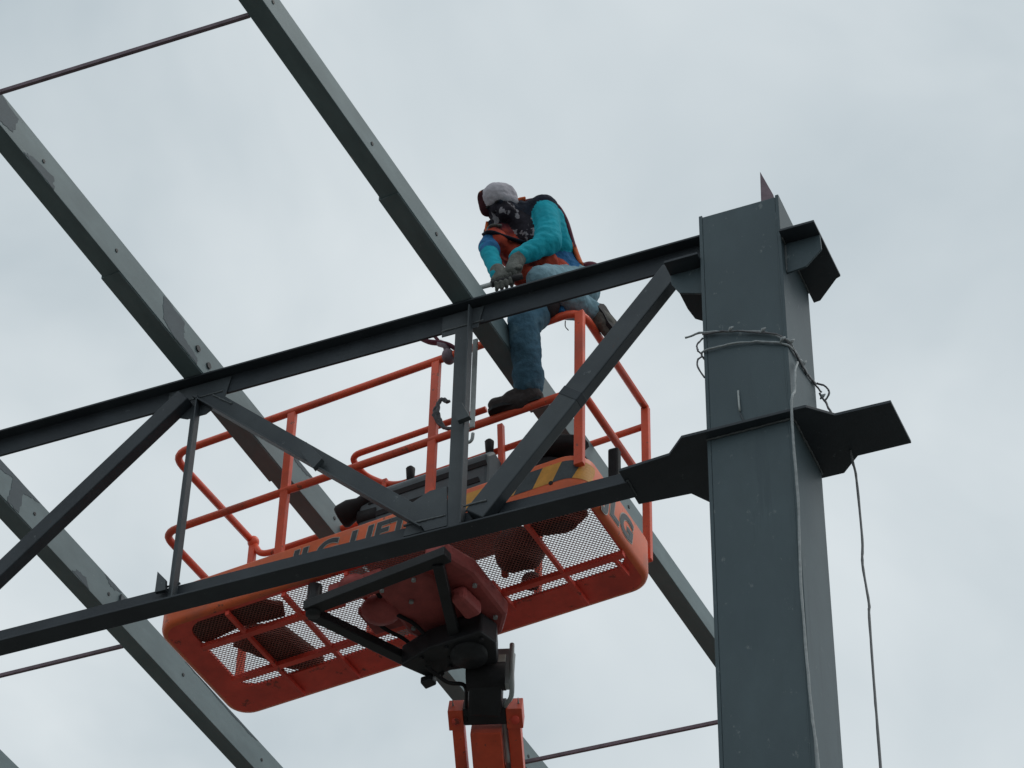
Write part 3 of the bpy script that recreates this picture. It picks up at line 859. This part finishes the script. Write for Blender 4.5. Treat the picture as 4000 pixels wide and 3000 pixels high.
for x, y, z in ((-2.847, 8.922, 10.268), (-2.69, 8.92, 10.205), (-2.565, 8.95, 10.115), (-2.60, 8.922, 10.118), (-2.55, 9.36, 10.11), (-2.568, 9.14, 10.14)):
    bm = NB()
    tube(bm, [(x-0.014, y, z-0.008), (x, y-0.006, z+0.003), (x+0.013, y, z+0.016)], 0.007, 6, radii=[0.003, 0.010, 0.003])
    obj('wire_twist', bm, 'wire', wr, True)
rope('guy_wire', [(-2.545, 9.36, 10.09), (-2.50, 9.30, 9.95), (-2.44, 9.22, 9.79), (-2.425, 9.18, 9.672)], 0.0055, 'darkwire', 'short dark wire from the column knot down to the right end of the lower plate', 'wire')
rope('rope', [(-2.565, 9.02, 10.05), (-2.560, 8.95, 9.93), (-2.562, 8.93, 9.80), (-2.560, 8.884, 9.735), (-2.567, 8.880, 9.66), (-2.575, 8.90, 9.45), (-2.578, 8.925, 9.17), (-2.590, 8.928, 8.7), (-2.585, 8.928, 8.27), (-2.578, 8.928, 8.0), (-2.566, 8.928, 7.7), (-2.57, 8.928, 6.5), (-2.56, 8.928, 0.4)], 0.0062, 'wire', 'pale rope hanging down along the right front corner of the column', 'rope', jit=0.15)
rope('hanging_cable', [(-2.41, 9.25, 9.652), (-2.403, 9.25, 9.575), (-2.393, 9.25, 9.475), (-2.390, 9.25, 9.131), (-2.398, 9.25, 8.99), (-2.384, 9.25, 8.775), (-2.388, 9.25, 8.70), (-2.392, 9.25, 8.3), (-2.394, 9.25, 7.9), (-2.40, 9.25, 6.5), (-2.39, 9.25, 0.02)], 0.0062, 'cable', 'grey cable hanging free in front of the sky right of the column', 'cable', jit=0.05)
st = thing('lanyard', 'maroon safety lanyard looped round the top chord and tied to the top rail', 'lanyard', (-4.7, 9.6, 11.38))
bm = NB()
tube(bm, catmull([(-4.84, 9.60, 11.50), (-4.76, 9.60, 11.425), (-4.69, 9.60, 11.39), (-4.63, 9.60, 11.355), (-4.58, 9.62, 11.31)], 6), 0.022, 8, squash=0.5)
tube(bm, catmull([(-4.75, 9.60, 11.49), (-4.72, 9.60, 11.45), (-4.69, 9.60, 11.40)], 6), 0.018, 8, squash=0.5)
obj('webbing', bm, 'maroon', st, True)
bm = NB()
ell(bm, B(1.66, 0.02, 1.215), (0.035, 0.045, 0.045))
tube(bm, [(-4.69, 9.60, 11.39), (-4.65, 9.6, 11.36), B(1.66, 0.02, 1.23)], 0.02, 8)
obj('rail_knot', bm, 'rust', st, True)
co = thing('cable_coil', 'small grey cable coil hooked on the orange post beside the truss vertical', 'cable', (-4.65, 9.62, 10.9))
for k in range(3):
    rope('cable_turn', [(-4.625+0.006*k, 9.60, 10.95), (-4.665, 9.60, 10.975+0.005*k), (-4.70+0.012*k, 9.60, 10.90), (-4.675+0.008*k, 9.61, 10.83), (-4.63, 9.62, 10.785), (-4.58, 9.62, 10.77)], 0.009, 'darkwire', '', parent=co)
bm = NB()
sweep(bm, (-4.366, 9.36, 10.50), (-4.366, 9.36, 11.10), [(-0.013, -0.006), (0.013, -0.006), (0.013, 0.006), (-0.013, 0.006)], (1, 0, 0), (0, 1, 0))
bt = tag(obj('flat_bar', bm, 'lightgrey', None, bevel=0.002), 'narrow grey-green flat bar hanging just right of the middle truss vertical', 'bar')
bm = NB()
tube(bm, catmull([(-4.386, 9.36, 10.505), (-4.40, 9.36, 10.46), (-4.385, 9.36, 10.41), (-4.365, 9.36, 10.42), (-4.36, 9.36, 10.46)], 6), 0.009, 8)
obj('hook', bm, 'lightgrey', bt, True)
# ------------------------------------------------------------------ the worker
def capsule(bm, a, ra, b, rb, n=14):
    a, b = Vector(a), Vector(b)
    d = b-a
    ln = d.length
    d = d.normalized()
    ref = Vector((0, 0, 1)) if abs(d.z) < 0.9 else Vector((1, 0, 0))
    x = d.cross(ref).normalized()
    y = d.cross(x)
    rings = []
    prof = []
    for i in range(1, 6):
        t = -math.pi/2 + i*math.pi/2/5
        prof.append((ra*math.sin(t), ra*math.cos(t)))
    for i in range(0, 5):
        t = i*math.pi/2/5
        prof.append((ln + rb*math.sin(t), rb*math.cos(t)))
    for l, r in prof:
        rings.append([bm.verts.new(a + d*l + x*r*math.cos(2*math.pi*k/n) + y*r*math.sin(2*math.pi*k/n)) for k in range(n)])
    p0, p1 = bm.verts.new(a - d*ra), bm.verts.new(b + d*rb)
    for i in range(len(rings)-1):
        for k in range(n):
            bm.faces.new((rings[i][k], rings[i][(k+1) % n], rings[i+1][(k+1) % n], rings[i+1][k]))
    for k in range(n):
        bm.faces.new((p0, rings[0][(k+1) % n], rings[0][k]))
        bm.faces.new((p1, rings[-1][k], rings[-1][(k+1) % n]))
def caps_dist(p, c):
    a, ra, b, rb = c
    ab = b-a
    t = max(0, min(1, (p-a).dot(ab)/max(1e-9, ab.dot(ab))))
    return (p-(a+ab*t)).length - (ra+(rb-ra)*t)
def organic(name, caps, parent, voxel=0.011, smooth=6, wrinkle=0.0, wscale=0.05):
    """caps: [(a, ra, b, rb, material)] fused into one continuous skin; faces take the material of the nearest limb"""
    b_ = NB()
    for a, ra, b, rb, m in caps:
        capsule(b_, a, ra, b, rb)
    bmesh.ops.recalc_face_normals(b_, faces=b_.faces)
    me = bpy.data.meshes.new('tmp')
    b_.to_mesh(me)
    b_.free()
    o = bpy.data.objects.new('tmp', me)
    COL.objects.link(o)
    rm = o.modifiers.new('r', 'REMESH')
    rm.mode = 'VOXEL'
    rm.voxel_size = voxel
    sm = o.modifiers.new('s', 'SMOOTH')
    sm.iterations = smooth
    sm.factor = 0.5
    if wrinkle:
        tx = bpy.data.textures.new('wr', 'CLOUDS')
        tx.noise_scale = wscale
        tx.noise_depth = 2
        dm = o.modifiers.new('d', 'DISPLACE')
        dm.texture = tx
        dm.strength = wrinkle
        dm.texture_coords = 'LOCAL'
    dg = bpy.context.evaluated_depsgraph_get()
    nm = bpy.data.meshes.new_from_object(o.evaluated_get(dg))
    bpy.data.objects.remove(o)
    mats = []
    for c in caps:
        if c[4] not in mats:
            mats.append(c[4])
    nm.materials.clear()
    for m in mats:
        nm.materials.append(MT[m])
    cc = [(Vector(a), ra, Vector(b), rb) for a, ra, b, rb, m in caps]
    for p in nm.polygons:
        c = p.center
        k = min(range(len(cc)), key=lambda i: caps_dist(c, cc[i]))
        p.material_index = mats.index(caps[k][4])
        p.use_smooth = True
    base = Vector((0, 0, 0))
    if parent is not None:
        base = parent.location
        nm.transform(Matrix.Translation(-base))
    nm.name = name
    o = bpy.data.objects.new(name, nm)
    COL.objects.link(o)
    o.parent = parent
    return o

pel, wst, chs, nck = V3(-4.03, 9.76, 11.72), V3(-4.085, 9.70, 11.87), V3(-4.185, 9.60, 11.985), V3(-4.215, 9.53, 12.07)
hL, hR = V3(-3.985, 9.79, 11.70), V3(-4.055, 9.70, 11.64)
lsh, lel, lwr = V3(-4.080, 9.555, 12.125), V3(-4.000, 9.47, 11.765), V3(-4.135, 9.335, 11.585)
rsh, rel, rwr = V3(-4.320, 9.51, 12.005), V3(-4.315, 9.36, 11.745), V3(-4.215, 9.28, 11.43)
kS, aS, tS = V3(-4.15, 9.48, 11.245), V3(-4.165, 9.605, 10.895), V3(-4.35, 9.585, 10.815)
kK, aK, tK = V3(-4.030, 9.42, 11.46), V3(-3.875, 9.76, 11.46), V3(-3.79, 9.80, 11.33)
hd = V3(-4.272, 9.425, 12.104)
pr = thing('person', 'person in teal shirt, orange vest and grey cap bending over the beam', 'person', (-4.15, 9.6, 10.8))
caps = [
    (pel, 0.135, wst, 0.120, 'sleeveblue'), (wst, 0.118, chs, 0.130, 'sleeveblue'),
    (chs, 0.135, nck, 0.11, 'navy'), (V3(-4.30, 9.56, 11.95), 0.105, V3(-4.12, 9.62, 12.02), 0.125, 'shirt'),
    (rsh, 0.085, lsh, 0.085, 'navy'), (nck, 0.075, hd + V3(0.02, 0.02, -0.03), 0.075, 'navy'),
    (V3(-4.215, 9.50, 12.02), 0.085, V3(-4.13, 9.53, 11.88), 0.080, 'scarf'),
    (V3(-4.30, 9.50, 11.93), 0.095, V3(-4.20, 9.58, 11.82), 0.10, 'vest'),
    (V3(-4.18, 9.58, 11.76), 0.10, V3(-4.06, 9.66, 11.70), 0.11, 'vest'),
    (lsh, 0.080, lsh.lerp(lel, 0.5), 0.075, 'shirt'), (lsh.lerp(lel, 0.5), 0.075, lel, 0.062, 'shirt'), (lel, 0.062, lwr, 0.043, 'shirt'),
    (V3(-4.055, 9.60, 12.08), 0.075, V3(-4.025, 9.65, 11.90), 0.075, 'shirt'),
    (rsh, 0.070, rsh.lerp(rel, 0.5), 0.060, 'shirt'), (rsh.lerp(rel, 0.5), 0.058, rel, 0.052, 'sleeveblue'), (rel, 0.050, rwr, 0.040, 'shirt'),
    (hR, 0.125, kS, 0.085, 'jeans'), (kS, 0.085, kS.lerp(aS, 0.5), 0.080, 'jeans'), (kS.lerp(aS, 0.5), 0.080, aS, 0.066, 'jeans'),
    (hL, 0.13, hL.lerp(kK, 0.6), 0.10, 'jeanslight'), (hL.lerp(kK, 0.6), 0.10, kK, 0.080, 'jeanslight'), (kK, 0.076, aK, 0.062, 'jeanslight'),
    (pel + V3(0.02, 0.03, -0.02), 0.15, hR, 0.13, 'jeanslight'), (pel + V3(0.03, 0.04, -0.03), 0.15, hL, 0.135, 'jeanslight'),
    (hd, 0.072, hd + V3(0.03, -0.01, -0.08), 0.062, 'scarf'),
]
def folds(a, b, ra, rb, n, amp, m, tilt=0.02):
    """bunched cloth: short rings of uneven girth along a limb"""
    rn = random.Random(int(abs(a.x)*1e4) + n)
    o_ = []
    for i in range(n):
        t_ = (i+0.5)/n
        c_ = a.lerp(b, t_)
        rr = ra+(rb-ra)*t_ + amp*rn.uniform(0.55, 1.0)
        off = Vector((rn.uniform(-1, 1), rn.uniform(-1, 1), rn.uniform(-1, 1)))*tilt
        o_.append((c_ - off*0.4, rr*0.93, c_ + off*0.4, rr*0.93, m))
    return o_
caps += folds(aS.lerp(kS, 0.30), aS.lerp(kS, 0.02), 0.070, 0.070, 5, 0.014, 'jeans')
caps += folds(kS.lerp(hR, 0.02), kS.lerp(hR, 0.35), 0.085, 0.092, 4, 0.010, 'jeans')
caps += folds(lel.lerp(lsh, 0.30), lel.lerp(lwr, 0.20), 0.066, 0.060, 5, 0.011, 'shirt', 0.015)
caps += folds(lel.lerp(lwr, 0.45), lel.lerp(lwr, 0.95), 0.052, 0.043, 4, 0.008, 'shirt', 0.012)
caps += folds(rel.lerp(rsh, 0.25), rel.lerp(rwr, 0.2), 0.055, 0.052, 3, 0.009, 'sleeveblue', 0.012)
caps += folds(hL.lerp(kK, 0.25), hL.lerp(kK, 0.85), 0.112, 0.088, 5, 0.010, 'jeanslight')
caps += folds(kK.lerp(aK, 0.5), kK.lerp(aK, 0.98), 0.070, 0.064, 4, 0.012, 'jeanslight')
body = organic('body', caps, pr, 0.008, 3, 0.012, 0.045)
# head: masked face with nose and eye band, cap, scarf
fdir = Vector((-0.24, -0.74, -0.60)).normalized()      # the face looks down at the hands
zl = (Vector((0, 0, 1)) - fdir*fdir.z).normalized()
xl = (-fdir).cross(zl).normalized()
Hr = Matrix((xl, -fdir, zl)).transposed()
hk = Hr.to_euler()
Hm = Matrix.Translation(hd) @ Hr.to_4x4()
def H(x, y, z):
    return Hm @ (Vector((x, y, z))*0.92)            # local: -y is the face direction, z up the skull
def hs(caps_):
    return [(a, ra*0.92, b, rb*0.92, m) for a, ra, b, rb, m in caps_]
head = organic('head_wrap', hs([(H(0, 0.015, 0.02), 0.096, H(0, 0.0, -0.03), 0.085, 'scarf'), (H(0, -0.035, -0.02), 0.072, H(-0.01, -0.055, -0.105), 0.056, 'scarf'),
    (H(0, -0.095, -0.005), 0.012, H(0, -0.108, -0.035), 0.018, 'scarf'), (H(-0.045, -0.075, 0.005), 0.022, H(0.045, -0.075, 0.005), 0.022, 'navy'),
    (H(0, 0.02, -0.06), 0.075, nck + V3(-0.005, -0.02, -0.01), 0.105, 'scarf'), (H(0.0, -0.03, -0.09), 0.050, V3(-4.20, 9.48, 11.98), 0.06, 'scarf')]), pr, 0.006, 4, 0.008, 0.03)
for sx in (-1, 1):
    bm = NB()
    ell(bm, H(sx*0.034, -0.092, 0.010), (0.016, 0.010, 0.008), hk)
    obj('eye', bm, 'rubber', head, True)
capo = organic('cap', hs([(H(0.008, 0.02, 0.045), 0.098, H(0.008, -0.02, 0.055), 0.090, 'cap'), (H(0.0, -0.075, 0.030), 0.034, H(-0.05, -0.055, 0.035), 0.036, 'cap'), (H(0.05, -0.05, 0.03), 0.042, H(0.06, 0.02, 0.0), 0.045, 'cap'),
    (H(-0.052, -0.045, 0.085), 0.048, H(-0.062, -0.058, 0.01), 0.046, 'capdark'), (H(-0.055, 0.01, 0.06), 0.05, H(-0.062, 0.0, -0.02), 0.044, 'capdark')]), pr, 0.0055, 4, 0.006, 0.03)
# vest and harness
def ribbon(name, pts, wd, m, parent=pr, r=0.5):
    b_ = NB()
    tube(b_, catmull(pts, 6), wd, 8, squash=r)
    return obj(name, b_, m, parent, True)
ribbon('harness_strap', [(-4.215, 9.49, 12.15), (-4.17, 9.54, 12.205), (-4.10, 9.58, 12.225), (-4.03, 9.61, 12.19), (-3.985, 9.64, 12.09), (-3.962, 9.67, 11.97), (-3.952, 9.69, 11.90)], 0.026, 'maroon')
ribbon('harness_strap', [(-3.955, 9.68, 11.93), (-3.943, 9.70, 11.87), (-3.925, 9.72, 11.80)], 0.026, 'strap')
ribbon('harness_strap', [(-4.225, 9.46, 12.12), (-4.20, 9.475, 12.16), (-4.17, 9.50, 12.185)], 0.022, 'strap')
ribbon('harness_strap', [(-4.36, 9.45, 12.02), (-4.355, 9.43, 11.94), (-4.33, 9.42, 11.86)], 0.022, 'strap')
vest = organic('vest', [(V3(-4.300, 9.41, 11.89), 0.046, V3(-4.265, 9.39, 11.79), 0.058, 'vest'), (V3(-4.27, 9.45, 11.83), 0.062, V3(-4.20, 9.48, 11.77), 0.060, 'vest'),
    (V3(-4.17, 9.49, 11.67), 0.062, V3(-4.05, 9.54, 11.70), 0.065, 'vest'), (V3(-4.17, 9.46, 11.58), 0.06, V3(-4.10, 9.48, 11.56), 0.055, 'vest')], pr, 0.009, 4, 0.014, 0.04)
bm = NB()
ell(bm, (-3.905, 9.80, 11.83), (0.062, 0.05, 0.042), (0, 0.1, 0.3))
obj('waist_pouch', bm, 'maroon', pr, True)
ribbon('waist_belt', [(-3.96, 9.70, 11.83), (-3.93, 9.76, 11.83), (-3.90, 9.80, 11.83)], 0.022, 'maroon')
ribbon('loose_strap', [(-3.99, 9.66, 11.36), (-3.985, 9.65, 11.31), (-3.965, 9.64, 11.27)], 0.005, 'darkwire')
bm = NB()
box(bm, (-4.02, 9.58, 11.36), (-3.97, 9.63, 11.43))
obj('belt_buckle', bm, 'sleeveblue', pr, bevel=0.012)
pouch = organic('tool_pouch', [(V3(-4.17, 9.52, 11.40), 0.085, V3(-4.06, 9.54, 11.44), 0.08, 'canvas'), (V3(-4.19, 9.52, 11.34), 0.06, V3(-4.04, 9.55, 11.38), 0.06, 'canvas')], pr, 0.009, 4, 0.014, 0.04)
ribbon('vest_band', [(-4.335, 9.36, 11.845), (-4.28, 9.325, 11.815), (-4.21, 9.38, 11.80), (-4.14, 9.45, 11.80)], 0.020, 'navy')
ribbon('vest_stripe', [(-4.325, 9.395, 11.905), (-4.295, 9.36, 11.90), (-4.25, 9.385, 11.905)], 0.014, 'glove')
# gloves with five fingers each, closed on the tool
tool_a, tool_b = V3(-4.337, 9.20, 11.297), V3(-4.13, 9.285, 11.385)
td = (tool_b-tool_a).normalized()
def hand(name, wr, grip, side, m):
    pl_ = grip + (wr-grip)*0.38
    ax = (grip-wr).normalized()
    n_ = td.cross(ax).normalized()
    cs = [(wr, 0.044, wr.lerp(pl_, 0.5), 0.043, m), (wr.lerp(pl_, 0.4), 0.042, pl_, 0.040, m), (pl_ + td*0.03, 0.026, pl_ - td*0.03, 0.026, m)]
    for i, (o_, ln) in enumerate(((-0.042, 0.92), (-0.015, 1.0), (0.012, 0.95), (0.038, 0.78))):
        k = pl_ + td*o_*1.0 + ax*0.02
        a_ = k + ax*0.035*ln + n_*side*0.022
        b__ = a_ + ax*0.022*ln - n_*side*0.016
        c_ = b__ - ax*0.012 - n_*side*0.026*ln
        cs += [(k, 0.0125, a_, 0.0115, m), (a_, 0.0115, b__, 0.0105, m), (b__, 0.0105, c_, 0.0095, m)]
    th = pl_ + td*0.045 - ax*0.01
    t1 = th + ax*0.03 + td*0.012 - n_*side*0.02
    cs += [(th, 0.014, t1, 0.0125, m), (t1, 0.0125, t1 + ax*0.022 - td*0.012 - n_*side*0.012, 0.0105, m)]
    return organic(name, cs, pr, 0.0045, 3)
hand('glove', lwr + V3(0.01, 0.01, 0.012), tool_a.lerp(tool_b, 0.86), 1, 'glove')
hand('glove', rwr + V3(0.0, 0.0, 0.03), tool_a.lerp(tool_b, 0.74) + V3(0, 0.015, 0.005), -1, 'glove')
# boots
def boot(name, ank, toe, m, upv):
    d = (toe-ank).normalized()
    upv = Vector(upv).normalized()
    sole = -upv
    heel = ank - d*0.035 + sole*0.062
    ball = toe + upv*0.0
    cs = [(ank + upv*0.03, 0.062, ank + sole*0.02, 0.058, m), (heel, 0.048, heel + d*0.07, 0.050, m), (heel + d*0.07, 0.052, ball, 0.043, m), (ank + sole*0.01, 0.055, ank.lerp(toe, 0.55), 0.046, m)]
    bo = organic(name, cs, pr, 0.008, 4, 0.005, 0.02)
    b_ = NB()
    dd = (ball-heel).normalized()
    sd = dd.cross(upv).normalized()
    upn = sd.cross(dd).normalized()
    base_ = heel - dd*0.045 - upn*0.048
    ln = (ball-heel).length + 0.085
    prof = [(0.0, 0.030), (0.08, 0.036), (0.35, 0.030), (0.7, 0.044), (0.9, 0.036), (1.0, 0.016)]
    loop = [base_ + dd*ln*a_ + sd*w_ for a_, w_ in prof] + [base_ + dd*ln*a_ - sd*w_ for a_, w_ in prof[::-1]]
    prism(b_, loop, upn*0.022)
    obj('sole', b_, 'rubber', bo)
    return bo
bt1 = boot('boot', aS + V3(0, 0, -0.015), tS + V3(0.01, 0, 0.006), 'boot', (0.05, 0, 1))
bt2 = boot('boot', aK + V3(0.012, 0.005, -0.005), tK, 'bootgrey', (-0.5, -0.1, 0.6))
# the tool in the gloves
tl = thing('chisel', 'slim grey metal hand tool held in the gloves against the purlin end', 'tool', tool_a)
bm = NB()
tube(bm, [tool_a, tool_a.lerp(tool_b, 0.25), tool_a.lerp(tool_b, 0.55)], 0.012, 8, radii=[0.005, 0.013, 0.014])
obj('blade', bm, 'lightgrey', tl, True)
bm = NB()
tube(bm, [tool_a.lerp(tool_b, 0.5), tool_b, tool_b + td*0.05], 0.018, 10)
obj('handle', bm, 'rubber', tl, True)
